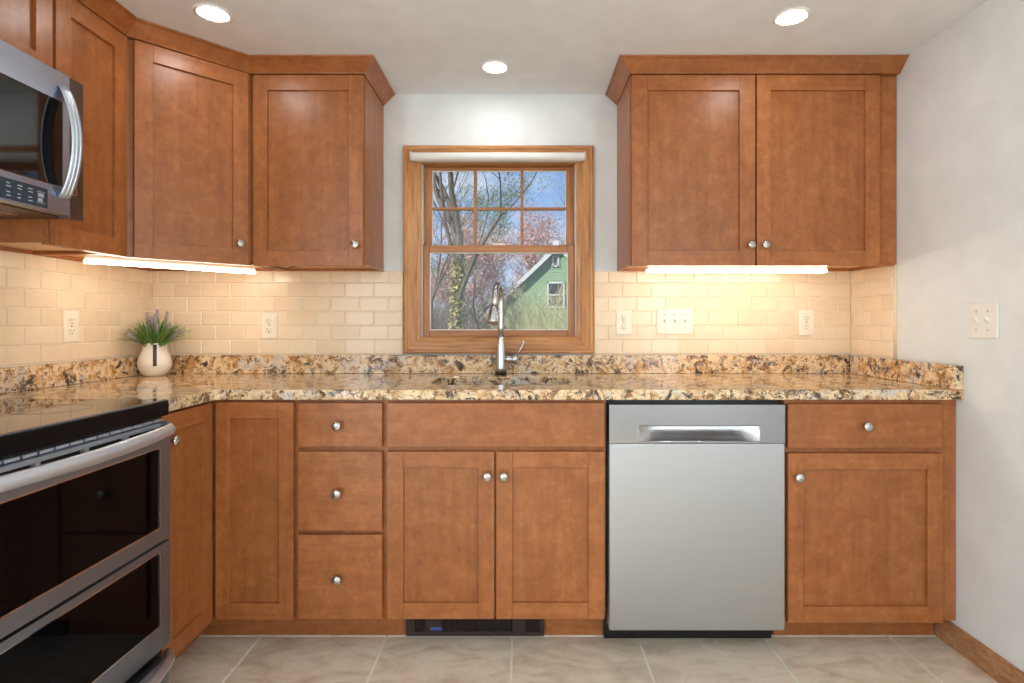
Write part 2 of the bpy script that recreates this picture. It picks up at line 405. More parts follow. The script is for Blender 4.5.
# roller shade, rolled up at the head of the window
rs = thing('roller_shade', 'white roller shade rolled up at the top of the wooden window', 'window shade', (-.105, -.046, 1.856))
b = MB(); b.lathe((-.489, -.048, 1.857), [(.017, 0), (.018, .002), (.018, .762), (.017, .764)], 'u', 24); b.box(-.482, .268, -.0485, -.0300, 1.8385, 1.8405); b.build('fabric_roll', M['shade_white'], rs)
for x_ in (-.494, .276):
    b = MB(); b.box(x_, x_+.004, -.064, -.0275, 1.838, 1.876); b.build('bracket', M['white_plastic'], rs, bevel=.001)

# ------------------------------------------------------------------ tile backsplash
def tiles(name, fr, u0, u1, z0, z1, uref, label, bull=False):
    t = thing(name, label, 'backsplash', fr((u0+u1)/2, 0, z0))
    b = MB(fr); b.box(u0, u1, .0008, .0085, z0, z1); b.build('grout_bed', M['grout'], t)
    P, H, gp, c = .1294, .0639, .0012, .0028
    zref = .9780; b = MB(fr); r = math.floor((z0-zref)/H)
    while zref+r*H < z1-.004:
        za, zb = max(z0, zref+r*H+gp), min(z1, zref+(r+1)*H-gp)
        off = uref+(P/2 if r % 2 else 0)
        k = math.floor((u0-off)/P)
        while off+k*P < u1-.002:
            a, d_ = max(u0, off+k*P+gp), min(u1, off+(k+1)*P-gp); k += 1
            if d_-a < .008 or zb-za < .008: continue
            cc = c
            b.add([(a,.0086,za),(d_,.0086,za),(d_,.0086,zb),(a,.0086,zb),(a+.0006,.0098,za+.0006),(d_-.0006,.0098,za+.0006),(d_-.0006,.0098,zb-.0006),(a+.0006,.0098,zb-.0006),
                   (a+cc,.0112,za+cc),(d_-cc,.0112,za+cc),(d_-cc,.0112,zb-cc),(a+cc,.0112,zb-cc)],
                  [(8,9,10,11),(0,1,5,4),(1,2,6,5),(2,3,7,6),(3,0,4,7),(4,5,9,8),(5,6,10,9),(6,7,11,10),(7,4,8,11)])
        r += 1
    b.build('tile_field', M['tile'], t)
    if bull: 
        b = MB(fr); b.tube([(u1+.004, .004, z0), (u1+.004, .004, z1)], .0075, 12); b.build('edge_strip', M['tile'], t)
    return t
SPZ = .975
tiles('tile_backsplash', BACK, XL+.012, WX0-.0735, SPZ, 1.352, -.5385, 'cream subway tile backsplash on the back wall left of the window')
tiles('tile_backsplash', BACK, WX1+.0735, XR-.012, SPZ, 1.352, .4515, 'cream subway tile backsplash on the back wall right of the window')
tiles('tile_backsplash', LEFT, -1.70, -.0005, SPZ, 1.3515, -.855, 'cream subway tile backsplash on the left wall behind the range and plant')
tiles('tile_backsplash', RIGHT, .0005, .296, SPZ, 1.3515, .03, 'short cream subway tile return on the right wall under the upper cabinet', True)

# ------------------------------------------------------------------ granite
CT0, CT1 = .8575, .892
def curve_slab(name, loops, z0, z1, bev, mat):
    cu = bpy.data.curves.new(name, 'CURVE'); cu.dimensions = '2D'; cu.fill_mode = 'BOTH'; cu.extrude = (z1-z0)/2-bev; cu.bevel_depth = bev; cu.bevel_resolution = 2; cu.offset = -bev
    for lp in loops:
        s = cu.splines.new('POLY'); s.points.add(len(lp)-1); s.use_cyclic_u = True
        for i, p in enumerate(lp): s.points[i].co = (p[0], p[1], 0, 1)
    tmp = bpy.data.objects.new('tmp', cu); C.objects.link(tmp)
    me = bpy.data.meshes.new_from_object(tmp.evaluated_get(bpy.context.evaluated_depsgraph_get()))
    bpy.data.objects.remove(tmp); bpy.data.curves.remove(cu)
    me.materials.clear(); me.materials.append(mat); me.name = name
    o = bpy.data.objects.new(name, me); C.objects.link(o); o.location = (0, 0, (z0+z1)/2); ORG[o.name] = Vector(o.location)
    for p in me.polygons: p.use_smooth = False
    return o
def rrect(x0, x1, y0, y1, r, n=10):
    pts = []
    for cx_, cy_, a0 in ((x1-r, y1-r, 0), (x0+r, y1-r, 90), (x0+r, y0+r, 180), (x1-r, y0+r, 270)):
        for i in range(n+1):
            a = math.radians(a0+90*i/n); pts.append((cx_+r*math.cos(a), cy_+r*math.sin(a)))
    return pts
EX = -1.036; r_ = .02
outer = [(XL+.001, -.001), (XL+.001, -.907), (EX, -.907)]
for i in range(7):
    a = math.radians(180-90*i/6); outer.append((EX+r_+r_*math.cos(a), -.645-r_+r_*math.sin(a)))
outer += [(XR-.001, -.645), (XR-.001, -.001)]
ctop = curve_slab('granite_countertop', [outer, rrect(-.345, .185, -.490, -.190, .09)], CT0, CT1, .0035, M['granite'])
tag(ctop, 'L-shaped gold and brown granite worktop with an undermount sink cutout', 'countertop')
b = MB(); b.box(XL+.031, XR-.031, -.031, -.001, CT1+.0003, .974); o = b.build('granite_upstand', M['granite'], bevel=.002); tag(o, 'long granite upstand along the back wall beneath the window', 'upstand')
b = MB(); b.box(XL+.001, XL+.030, -.907, -.001, CT1+.0003, .974); o = b.build('granite_upstand', M['granite'], bevel=.002); tag(o, 'granite upstand along the left wall behind the plant and range', 'upstand')
b = MB(); b.box(XR-.030, XR-.001, -.644, -.001, CT1+.0003, .974); o = b.build('granite_upstand', M['granite'], bevel=.002); tag(o, 'short granite upstand against the right wall', 'upstand')
# sink
sk = thing('sink', 'stainless undermount sink bowl below the window', 'sink', (-.08, -.34, .68))
b = MB(); lo = rrect(-.335, .175, -.480, -.200, .08); up_ = rrect(-.355, .195, -.500, -.180, .09); k = len(lo)
b.add([(p[0], p[1], .857) for p in up_]+[(p[0], p[1], .857) for p in rrect(-.347, .187, -.492, -.188, .09)]+[(p[0], p[1], .70) for p in lo]+[(p[0], p[1], .68) for p in rrect(-.31, .15, -.455, -.225, .06)],
      [(r*k+i, r*k+(i+1) % k, (r+1)*k+(i+1) % k, (r+1)*k+i) for r in range(3) for i in range(k)]+[tuple(range(3*k, 4*k))], 0, True)
o = b.build('bowl', M['steel'], sk); sm = o.modifiers.new('thick', 'SOLIDIFY'); sm.thickness = .0012
b = MB(); b.lathe((-.08, -.3, .6815), [(.042, 0), (.042, .002), (.03, .003), (.01, .001)], 'z', 24); b.build('drain', M['chrome'], sk)

# faucet
fc = thing('faucet', 'tall stainless pull-down faucet behind the sink', 'faucet', (-.0925, -.085, CT1+.0003))
fx, fy = -.0925, -.085
b = MB(); b.lathe((fx, fy, CT1), [(.0255, .0003), (.0255, .012), (.023, .013)], 'z', 32); b.build('base_ring', M['black'], fc)
b = MB(); b.lathe((fx, fy, CT1), [(.0242, .013), (.0236, .03), (.0225, .08), (.0205, .112), (.0175, .137), (.0145, .158), (.0135, .175)], 'z', 32); b.build('body', M['faucet'], fc)
dx_, dy_ = -.020, -.135   # horizontal throw of the arc
path = [(fx, fy, CT1+.17), (fx, fy, 1.10), (fx, fy, 1.205)]
for i in range(1, 15):
    a = PI*i/14*0.97; h = (1-math.cos(a))/2; path.append((fx+dx_*h, fy+dy_*h, 1.205+.075*math.sin(a)))
path.append((path[-1][0]-.001, path[-1][1]-.004, 1.175))
b = MB(); b.tube(path, .0135, 20); b.build('spout', M['faucet'], fc)
hx, hy = path[-1][0], path[-1][1]
b = MB(); b.tube([(hx, hy+.001, 1.190), (hx-.0015, hy-.003, 1.170), (hx-.004, hy-.006, 1.148), (hx-.0065, hy-.010, 1.126), (hx-.0075, hy-.012, 1.117)], [.0140, .0190, .0225, .0255, .0245], 24)
sh = b.build('spray_head', M['faucet'], fc)
b = MB(); b.tube([(hx-.014, hy-.0195, 1.166), (hx-.0165, hy-.024, 1.146)], (.004, .0025), 10); b.build('spray_button', M['slot'], sh)
b = MB(); b.lathe((fx+.012, fy, .960), [(.0175, .004), (.0175, .030), (.0155, .034), (.0200, .037), (.0205, .056), (.0165, .062)], 'u', 24); hd = b.build('valve_hub', M['faucet'], fc)
b = MB(); b.tube([(fx+.062, fy, .968), (fx+.080, fy-.004, .995), (fx+.102, fy-.008, 1.038)], [.0045, .004, .0052], 12); b.build('lever', M['faucet'], hd)

# ------------------------------------------------------------------ cabinets
def door_mesh(fr, u0, u1, z0, z1, n0, st=.055, rl=.055, th=.02, rec=.010):
    b = MB(fr); n1 = n0+th
    b.box(u0, u0+st, n0, n1, z0, z1, 0); b.box(u1-st, u1, n0, n1, z0, z1, 0)
    b.box(u0+st, u1-st, n0, n1, z1-rl, z1, 1); b.box(u0+st, u1-st, n0, n1, z0, z0+rl, 1)
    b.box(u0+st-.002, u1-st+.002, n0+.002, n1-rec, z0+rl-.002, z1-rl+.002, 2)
    return b
KN = None
def knob_on(parent, fr, u, n, z):
    b = MB(fr); b.lathe((u, n, z), [(.009, 0), (.0065, .003), (.0055, .012), (.0085, .016), (.0150, .019), (.0163, .022), (.0155, .0255), (.011, .0285), (.004, .030)], 'n', 24)
    # twisted ridge over the face
    pts = [(u+.0115*t+.0015*math.sin(t*3), n+.0285-.0045*t*t, z+.0095*t-.002*math.sin(t*3)) for t in (-1, -.6, -.2, .2, .6, 1)]
    b.tube(pts, [.0015, .0028, .0034, .0034, .0028, .0015], 8)
    k = b.build('knob', M['nickel'], parent); return k
def shaker(parent, fr, u0, u1, z0, z1, n0, knob=None, st=.055, rl=.055):
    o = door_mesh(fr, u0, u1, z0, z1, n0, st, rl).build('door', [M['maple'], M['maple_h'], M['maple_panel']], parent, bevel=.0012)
    if knob: knob_on(o, fr, knob[0], n0+.020, knob[1])
    return o
def slabfront(parent, fr, u0, u1, z0, z1, n0, knob=None, name='drawer'):
    o = MB(fr).box(u0, u1, n0, n0+.02, z0, z1).build(name, M['maple_h'], parent, bevel=.002)
    if knob: knob_on(o, fr, knob[0], n0+.020, knob[1])
    return o
ZB0, ZB1, ZBT = .108, .846, .857
# corner cabinet with a folding pair of doors
cc = thing('corner_base_cabinet', 'L-shaped corner base cabinet with two narrow shaker doors beside the range', 'base cabinet', (-1.3, -.4, ZB0))
b = MB(); b.box(-1.679, -.767, -.612, -.002, ZB0, ZBT); b.box(-1.679, -1.069, -.912, -.6121, ZB0, ZBT); b.build('carcass', M['maple'], cc, bevel=.001)
shaker(cc, LEFT, -.906, -.640, ZB0, ZB1+.002, .611, knob=(-.874, .768), st=.050)
shaker(cc, BACK, -1.044, -.779, ZB0, ZB1+.002, .6125, st=.049)
# drawer cabinet
dc = thing('drawer_cabinet', 'narrow three-drawer base cabinet left of the sink cabinet', 'base cabinet', (-.614, -.3, ZB0))
MB().box(-.766, -.461, -.612, -.002, ZB0, ZBT).build('carcass', M['maple'], dc, bevel=.001)
for z0, z1, kz in ((.696, ZB1, .7695), (.411, .680, .5415), (.110, .397, .2505)): slabfront(dc, BACK, -.763, -.476, z0, z1, .6125, (-.625, kz))
# sink cabinet
sb = thing('sink_base_cabinet', 'double-door base cabinet under the sink with a plain false drawer front', 'base cabinet', (-.087, -.3, ZB0))
b = MB(); b.box(-.460, -.438, -.612, -.002, ZB0, ZBT); b.box(.266, .288, -.612, -.002, ZB0, ZBT); b.box(-.438, .266, -.6, -.002, ZB0, ZB0+.02); b.box(-.438, .266, -.010, -.002, ZB0+.02, ZBT)
b.box(-.438, .266, -.612, -.59, .66, ZBT); b.box(-.438, .266, -.612, -.60, ZB0, .13); b.box(-.10, -.04, -.612, -.59, .13, .66); b.build('carcass', M['maple'], sb, bevel=.001)
slabfront(sb, BACK, -.459, .281, .696, ZB1, .6125, name='false_drawer_front')
shaker(sb, BACK, -.459, -.0945, .110, .680, .6125, (-.118, .599)); shaker(sb, BACK, -.0875, .281, .110, .680, .6125, (-.062, .599))
# right cabinet
rc = thing('end_base_cabinet', 'base cabinet against the right wall with one drawer over one door', 'base cabinet', (1.2, -.3, ZB0))
MB().box(.902, 1.492, -.612, -.002, ZB0, ZBT).box(1.436, 1.492, -.612, -.585, .094, ZB0).build('carcass', M['maple'], rc, bevel=.001)
slabfront(rc, BACK, .906, 1.430, .692, .842, .6125, (1.166, .768)); shaker(rc, BACK, .906, 1.433, .097, .674, .6125, (.936, .596), st=.052)
# toe kick
b = MB(); b.box(-1.150, .29, -.530, -.516, .0005, ZB0-.001); b.box(-1.164, -1.150, -.912, -.516, .0005, ZB0-.001)
o = b.build('toe_kick_board', M['maple_h'], origin=(-.4, -.52, 0)); tag(o, 'recessed brown wooden toe kick under the corner, drawer and sink cabinets', 'toe kick')
b = MB(); b.box(.90, 1.478, -.530, -.516, .0005, ZB0-.001); o = b.build('toe_kick_board', M['maple_h'], origin=(1.2, -.52, 0)); tag(o, 'recessed brown wooden toe kick under the cabinet at the right wall', 'toe kick')
# toe-kick heater grille
th = thing('toe_kick_heater', 'dark brown louvred heater grille set in the toe kick under the sink', 'heater', (-.18, -.54, 0))
b = MB(BACK); x0, x1, z0, z1 = -.414, .079, .004, .104; n0, n1 = .5305, .546
b.box(x0, x1, n0, n0+.002, z0, z1, 1); b.box(x0, x1, n0+.002, n1, z0, z0+.016); b.box(x0, x1, n0+.002, n1, z1-.012, z1); b.box(x0, x0+.034, n0+.002, n1, z0+.016, z1-.012); b.box(x1-.016, x1, n0+.002, n1, z0+.016, z1-.012)
b.box(-.345, -.285, n0+.002, n1, z0+.016, z1-.012); b.box(-.035, .012, n0+.002, n1, z0+.016, z1-.012); b.build('housing', [M['vent_brown'], M['slot']], th, bevel=.0008)
for a0, a1 in ((-.376, -.349), (-.283, -.039), (.014, .062)):
    b = MB(BACK); x = a0
    while x < a1: b.box(x, x+.0035, n0+.003, n1-.001, z0+.016, z1-.012); x += .0085
    b.box(a0, a1, n0+.0022, n0+.0032, z0+.04, z0+.044); b.build('louvre_panel', M['vent_brown'], th)
MB(BACK).box(-.325, -.285, n1, n1+.001, .026, .036).build('badge', M['blue_mark'], th)

# upper cabinets
ZU0, ZU1 = 1.352, 2.102
def upper_body(t, polyfr, u0, u1, dep, z0=ZU0, side=.018):
    b = MB(polyfr); b.box(u0, u0+side, .002, dep-.02, z0, ZU1, 0); b.box(u1-side, u1, .002, dep-.02, z0, ZU1, 0)
    b.box(u0+side, u1-side, .002, .012, z0, ZU1, 0); b.box(u0, u1, dep-.02, dep, z0-.006, ZU1, 0)
    b.box(u0+side, u1-side, .012, dep-.02, ZU1-.02, ZU1, 0)
    b.build('carcass', M['maple'], t, bevel=.001)
    MB(polyfr).box(u0+side, u1-side, .012, dep-.02, z0+.012, z0+.028).build('bottom_panel', M['pale_ply'], t)
UD = .305
ur = thing('upper_cabinet', 'wide two-door upper cabinet to the right of the window', 'wall cabinet', (.96, -.15, ZU0))
upper_body(ur, BACK, .430, 1.493, UD)
shaker(ur, BACK, .434, .9215, ZU0-.008, ZU1-.004, UD+.0005, (.900, 1.425), st=.062, rl=.060); shaker(ur, BACK, .928, 1.413, ZU0-.008, ZU1-.004, UD+.0005, (.956, 1.425), st=.056, rl=.060)
ul = thing('upper_cabinet', 'single-door upper cabinet directly left of the window', 'wall cabinet', (-.85, -.15, ZU0))
upper_body(ul, BACK, -1.069, -.626, UD)
shaker(ul, BACK, -1.063, -.629, ZU0-.008, ZU1-.004, UD+.0005, (-.655, 1.425), st=.056, rl=.060)
# diagonal corner cabinet
dg = thing('corner_upper_cabinet', 'diagonal corner upper cabinet with one shaker door above the plant', 'wall cabinet', (-1.4, -.3, ZU0))
A = Vector((-1.070, -.305, 0)); B = Vector((XL+.305, -.610, 0))
def poly_prism(b, pts, z0, z1, m=0):
    k = len(pts); b.add([(p[0], p[1], z0) for p in pts]+[(p[0], p[1], z1) for p in pts], [tuple(reversed(range(k))), tuple(range(k, 2*k))]+[(i, (i+1) % k, k+(i+1) % k, k+i) for i in range(k)], m)
Nd = Vector((1, -1, 0)).normalized(); Rd = Vector((1, 1, 0)).normalized()
L_ = (A-B).dot(Rd)
DIAG = Frame(B, Rd, Nd)
b = MB()
poly_prism(b, [(XL+.002, -.002), (XL+.002, -.020), (-1.071, -.020), (-1.071, -.002)], ZU0, ZU1)
poly_prism(b, [(XL+.002, -.020), (XL+.002, -.609), (XL+.020, -.609), (XL+.020, -.020)], ZU0, ZU1)
poly_prism(b, [(XL+.020, -.609), (XL+.302, -.609), (XL+.302, -.600), (XL+.020, -.600)], ZU0, ZU1)
poly_prism(b, [(-1.080, -.020), (-1.071, -.020), (-1.071, -.303), (-1.080, -.303)], ZU0, ZU1)
b.fr = DIAG; b.box(.006, L_-.006, -.02, 0, ZU0-.006, ZU1); b.build('carcass', M['maple'], dg, bevel=.001)
b = MB(); poly_prism(b, [(XL+.021, -.021), (XL+.021, -.599), (-1.393, -.599), (-1.081, -.287), (-1.081, -.021)], ZU0+.012, ZU0+.028); b.build('bottom_panel', M['pale_ply'], dg)
shaker(dg, DIAG, .030, L_-.026, ZU0-.008, ZU1-.004, .0005, (L_-.060, 1.425), st=.056, rl=.060)
# left wall narrow upper
un = thing('upper_cabinet', 'narrow upper cabinet on the left wall between microwave and corner', 'wall cabinet', (-1.53, -.76, ZU0))
upper_body(un, LEFT, -.9145, -.6105, UD)
shaker(un, LEFT, -.911, -.617, ZU0-.008, ZU1-.004, UD+.0005, None, st=.056, rl=.060)
# above the microwave
um = thing('over_microwave_cabinet', 'short two-door cabinet above the microwave', 'wall cabinet', (-1.53, -1.3, 1.82))
upper_body(um, LEFT, -1.678, -.9155, UD, 1.822)
shaker(um, LEFT, -1.291, -.922, 1.820, ZU1-.004, UD+.0005, None, st=.056, rl=.055); shaker(um, LEFT, -1.672, -1.296, 1.820, ZU1-.004, UD+.0005, None, st=.056, rl=.055)

# crown mouldings: a profile swept along the cabinet tops
def crown(name, pts, label):
    # pts: plan points of the cabinet face line with outward offset directions found by mitre
    prof = [(-.018, ZU1+.0006), (.002, ZU1+.0006), (.004, ZU1+.004), (.042, ZC-.010), (.050, ZC-.006), (.051, ZC-.001), (-.018, ZC-.001)]
    pts = [Vector((p[0], p[1], 0)) for p in pts]; k = len(prof); vs_ = []
    for i, p in enumerate(pts):
        ds = []
        if i > 0: ds.append((p-pts[i-1]).normalized())
        if i < len(pts)-1: ds.append((pts[i+1]-p).normalized())
        nn = [Vector((d_.y, -d_.x, 0)) for d_ in ds]
        m = sum(nn, Vector((0,0,0))).normalized(); m = m/m.dot(nn[0])
        for d_, z in prof: q_ = p+m*d_; vs_.append((q_.x, q_.y, z))
    fs = [(i*k+j, i*k+(j+1) % k, (i+1)*k+(j+1) % k, (i+1)*k+j) for i in range(len(pts)-1) for j in range(k)]
    fs += [tuple(range(k)), tuple(range((len(pts)-1)*k, len(pts)*k))]
    o = MB().add(vs_, fs).build(name, M['maple_h'], origin=(pts[0].x, pts[0].y, ZU1)); tag(o, label, 'moulding')
crown('crown_moulding', [(XL+.305+.0205, -1.678), (XL+.305+.0205, -.620), (-1.075, -.3255), (-.624, -.3255), (-.624, -.002)], 'stepped crown moulding along the tops of the left cabinets up to the ceiling')
crown('crown_moulding', [(.428, -.002), (.428, -.3255), (1.493, -.3255)], 'straight crown moulding above the cabinet right of the window')

# under-cabinet light bars
def bar(fr, L, label, top=1.3637):
    t = thing('under_cabinet_light', label, 'light', fr(L/2, 0, 1.33), 'under-cabinet light bars')
    MB(fr).box(.004, L-.004, -.009, .009, 1.3375, top).build('housing', M['white_plastic'], t, bevel=.001)
    MB(fr).box(.003, L-.003, -.012, .012, 1.3255, 1.3374).build('diffuser', M['led'], t, bevel=.002)
p0 = Vector((-1.515, -.605, 0)); p1 = Vector((-1.125, -.175, 0)); R_ = (p1-p0).normalized()
bar(Frame(p0, R_, Vector((R_.y, -R_.x, 0))), (p1-p0).length, 'lit light bar beneath the diagonal corner cabinet', 1.3515)
bar(Frame((.510, -.235, 0), (1, 0, 0), (0, -1, 0)), .742, 'lit light bar beneath the two-door cabinet right of the window')
# power lead below the cabinet left of the window
b = MB(); b.tube([(-1.112, -.18, 1.358), (-1.08, -.17, 1.349), (-1.04, -.19, 1.3475), (-1.0, -.17, 1.3485), (-.96, -.2, 1.350), (-.945, -.2, 1.3625)], .0022, 8); b.box(-.965, -.945, -.21, -.19, 1.352, 1.3635)
o = b.build('light_cable', M['cable'], origin=(-1.0, -.18, 1.35)); tag(o, 'thin dark cable under the cabinet left of the window', 'cable')

# recessed ceiling lights
def downlight(x, y, label, grp='recessed ceiling lights'):
    t = thing('ceiling_light', label, 'light', (x, y, ZC), grp)
    b = MB(); b.lathe((x, y, ZC), [(.060, -.0003), (.060, -.003), (.054, -.005), (.045, -.003), (.044, -.0003)], 'z', 40); b.f.pop(); b.f.pop(); b.mi = b.mi[:-2]; b.sm = b.sm[:-2]
    b.build('trim_ring', M['white_plastic'], t)
    MB().lathe((x, y, ZC), [(.0435, -.0003), (.0435, -.0022), (.03, -.0032), (.001, -.0036)], 'z', 40).build('lens', M['downlight'], t)
downlight(-1.033, -.665, 'round lit recessed light in the ceiling above the corner cabinets')
downlight(-.109, -.27, 'round lit recessed light in the ceiling directly above the window')
downlight(.912, -.645, 'round lit recessed light in the ceiling in front of the right upper cabinet')
for x_, y_ in ((-1.15, -2.1), (1.15, -2.1), (-1.2, -3.6), (1.2, -3.6)): downlight(x_, y_, 'round lit recessed light added unseen behind the camera for fill', 'added fill downlights over the rear of the room')  # unseen downlights added to light the cabinets from the front

# ------------------------------------------------------------------ outlets and switches
def screw(b, fr_, u, n, z): b.lathe((u, n, z), [(.0032, 0), (.0032, .0008), (.002, .0012)], 'n', 10)
def plate(fr, u, z, wdt, label, mat, kind, n0, count=1, h=.115):
    t = thing('wall_outlet' if kind == 'o' else 'light_switch', label, 'outlet' if kind == 'o' else 'switch', fr(u, n0, z))
    MB(fr).box(u-wdt/2, u+wdt/2, n0, n0+.006, z-h/2, z+h/2).build('cover_plate', mat, t, bevel=.0035, seg=3)
    if kind == 'o':
        for s in (-.0195, .0195):
            b = MB(fr); b.lathe((u, n0+.004, z+s), [(.0165, 0), (.0165, .003), (.0155, .0036)], 'n', 24); r = b.build('receptacle', mat, t)
            b = MB(fr); b.box(u-.0075, u-.0055, n0+.0070, n0+.0080, z+s+.0005, z+s+.0090); b.box(u+.0055, u+.0075, n0+.0070, n0+.0080, z+s+.0005, z+s+.0080); b.lathe((u, n0+.0070, z+s-.007), [(.0026, 0), (.0026, .001)], 'n', 12)
            b.build('slots', M['slot'], r)
        b = MB(fr); screw(b, fr, u, n0+.006, z); b.build('screw', M['nickel'], t)
    else:
        for i in range(count):
            uu = u+(i-(count-1)/2)*.046
            b = MB(fr); b.box(uu-.0055, uu+.0055, n0+.006, n0+.0066, z-.012, z+.012); fm = b.build('toggle_slot', M['slot'] if False else mat, t)
            up = 1 if kind == 'up' else -1
            b = MB(fr); zz = z+.004*up
            b.add([(uu-.0045,n0+.006,z-.008),(uu+.0045,n0+.006,z-.008),(uu+.0045,n0+.006,z+.008),(uu-.0045,n0+.006,z+.008),(uu-.0038,n0+.018,zz-.002+.004*up),(uu+.0038,n0+.018,zz-.002+.004*up),(uu+.0038,n0+.018,zz+.006+.003*up),(uu-.0038,n0+.018,zz+.006+.003*up)],
                  [(0,1,2,3),(4,5,6,7),(0,1,5,4),(1,2,6,5),(2,3,7,6),(3,0,4,7)]); b.build('toggle', mat, t, bevel=.001)
            for s in (-.030, .030):
                b = MB(fr); screw(b, fr, uu, n0+.006, z+s); b.build('screw', M['nickel'], t)
TS = .0113
plate(LEFT, -.470, 1.106, .070, 'cream duplex outlet on the left wall tiles', M['ivory'], 'o', TS)
plate(BACK, -1.137, 1.106, .070, 'cream duplex outlet on the back wall left of the window', M['ivory'], 'o', TS)
plate(BACK, .458, 1.122, .070, 'cream duplex outlet just right of the window', M['ivory'], 'o', TS)
plate(BACK, .687, 1.126, .162, 'wide cream plate with three toggle switches', M['ivory'], 'up', TS, 3)
plate(BACK, 1.279, 1.120, .070, 'cream duplex outlet near the right end of the back wall tiles', M['ivory'], 'o', TS)
plate(RIGHT, .726, 1.126, .117, 'white double toggle switch plate on the right wall', M['white_plastic'], 'up', .0005, 2)

# ------------------------------------------------------------------ dishwasher
dw = thing('dishwasher', 'stainless steel dishwasher with a pocket handle', 'dishwasher', (.596, -.3, 0))
MB().box(.294, .896, -.585, -.02, .11, .852).build('tub', M['black'], dw)
MB().box(.2905, .884, -.555, -.50, .001, .105).build('toe_panel', M['black'], dw, bevel=.002)
D0, D1 = .2965, .8935; n0, n1 = .590, .636; b = MB(BACK)
zt, zs = .840, .710; ph0, ph1, pz0, pz1 = .396, .808, .716, .771
b.box(D0, D1, n0, n1, .072, zs-.001); o = b.build('door_panel', M['steel_dw'], dw, bevel=.004)
b = MB(BACK); b.box(D0, D1, n0, n1, pz1, zt); b.box(D0, ph0, n0, n1, zs, pz1); b.box(ph1, D1, n0, n1, zs, pz1); b.box(ph0, ph1, n0, n1, zs, pz0); hb = b.build('control_band', M['steel_gloss'], dw)
b = MB(BACK); rows = 10; cols = 16; vs_ = []
for j in range(rows+1):
    for i in range(cols+1):
        s = i/cols; t_ = j/rows; uu = ph0+(ph1-ph0)*s; zz = pz0+(pz1-pz0)*t_
        e_ = min(1, min(s, 1-s)/.16); dpt = .034*math.sin(min(1, t_*1.25)*PI/2)**.8*(1-(1-e_)**2) if j < rows else .034*(1-(1-e_)**2)
        vs_.append((uu, n1-.0005-dpt, zz))
b.add(vs_, [(j*(cols+1)+i, j*(cols+1)+i+1, (j+1)*(cols+1)+i+1, (j+1)*(cols+1)+i) for j in range(rows) for i in range(cols)], 0, True)
b.build('handle_pocket', M['steel'], hb, recalc=False)
b = MB(BACK); b.tube([(ph0, n1, pz0), (ph1, n1, pz0), ], .0012, 8); b.tube([(ph0, n1, pz0), (ph0, n1, pz1)], .0012, 8); b.tube([(ph1, n1, pz0), (ph1, n1, pz1)], .0012, 8); b.build('pocket_rim', M['chrome'], hb)
MB(BACK).box(ph0, ph1, n1-.02, n1+.001, pz1-.003, pz1).build('pocket_lip', M['steel_dark'], hb)

# ------------------------------------------------------------------ range
RY0, RY1 = -1.676, -.916
XF = -1.019
rg = thing('range', 'stainless double-oven range with black glass cooktop at the left', 'range', (-1.33, -1.296, 0))
MB().box(XL+.012, -1.085, RY0+.003, RY1-.003, .04, .852).build('body', M['steel_dark'], rg)
b = MB(); poly_prism(b, [(XL+.012, RY0), (XF-.012, RY0), (XF-.003, RY0+.004), (XF, RY0+.012), (XF, RY1-.009), (XF-.003, RY1-.004), (XF-.012, RY1), (XL+.012, RY1)], .853, .8955); b.build('cooktop_frame', M['black_trim'], rg, bevel=.003)
b = MB(); b.box(XL+.030, XF-.010, RY0+.006, RY1-.004, .8957, .8985); ct = b.build('glass_top', M['cooktop'], rg, bevel=.001)
b = MB(); b.box(XF-.0095, XF-.0065, RY0+.006, RY1-.004, .8955, .8982); b.build('front_edge_strip', M['steel_range'], ct)
ring = simple('burner_marking', lin(58, 58, 60), .3)
for (bx_, by_, br) in ((-1.20, -1.11, .085), (-1.50, -1.11, .07), (-1.20, -1.49, .10), (-1.50, -1.49, .075)):
    b = MB(); b.lathe((bx_, by_, .8986), [(br, 0), (br, .0002), (br-.002, .0002), (br-.002, 0)], 'z', 48); b.f.pop(); b.f.pop(); b.mi = b.mi[:-2]; b.sm = b.sm[:-2]; b.build('burner_ring', ring, ct)
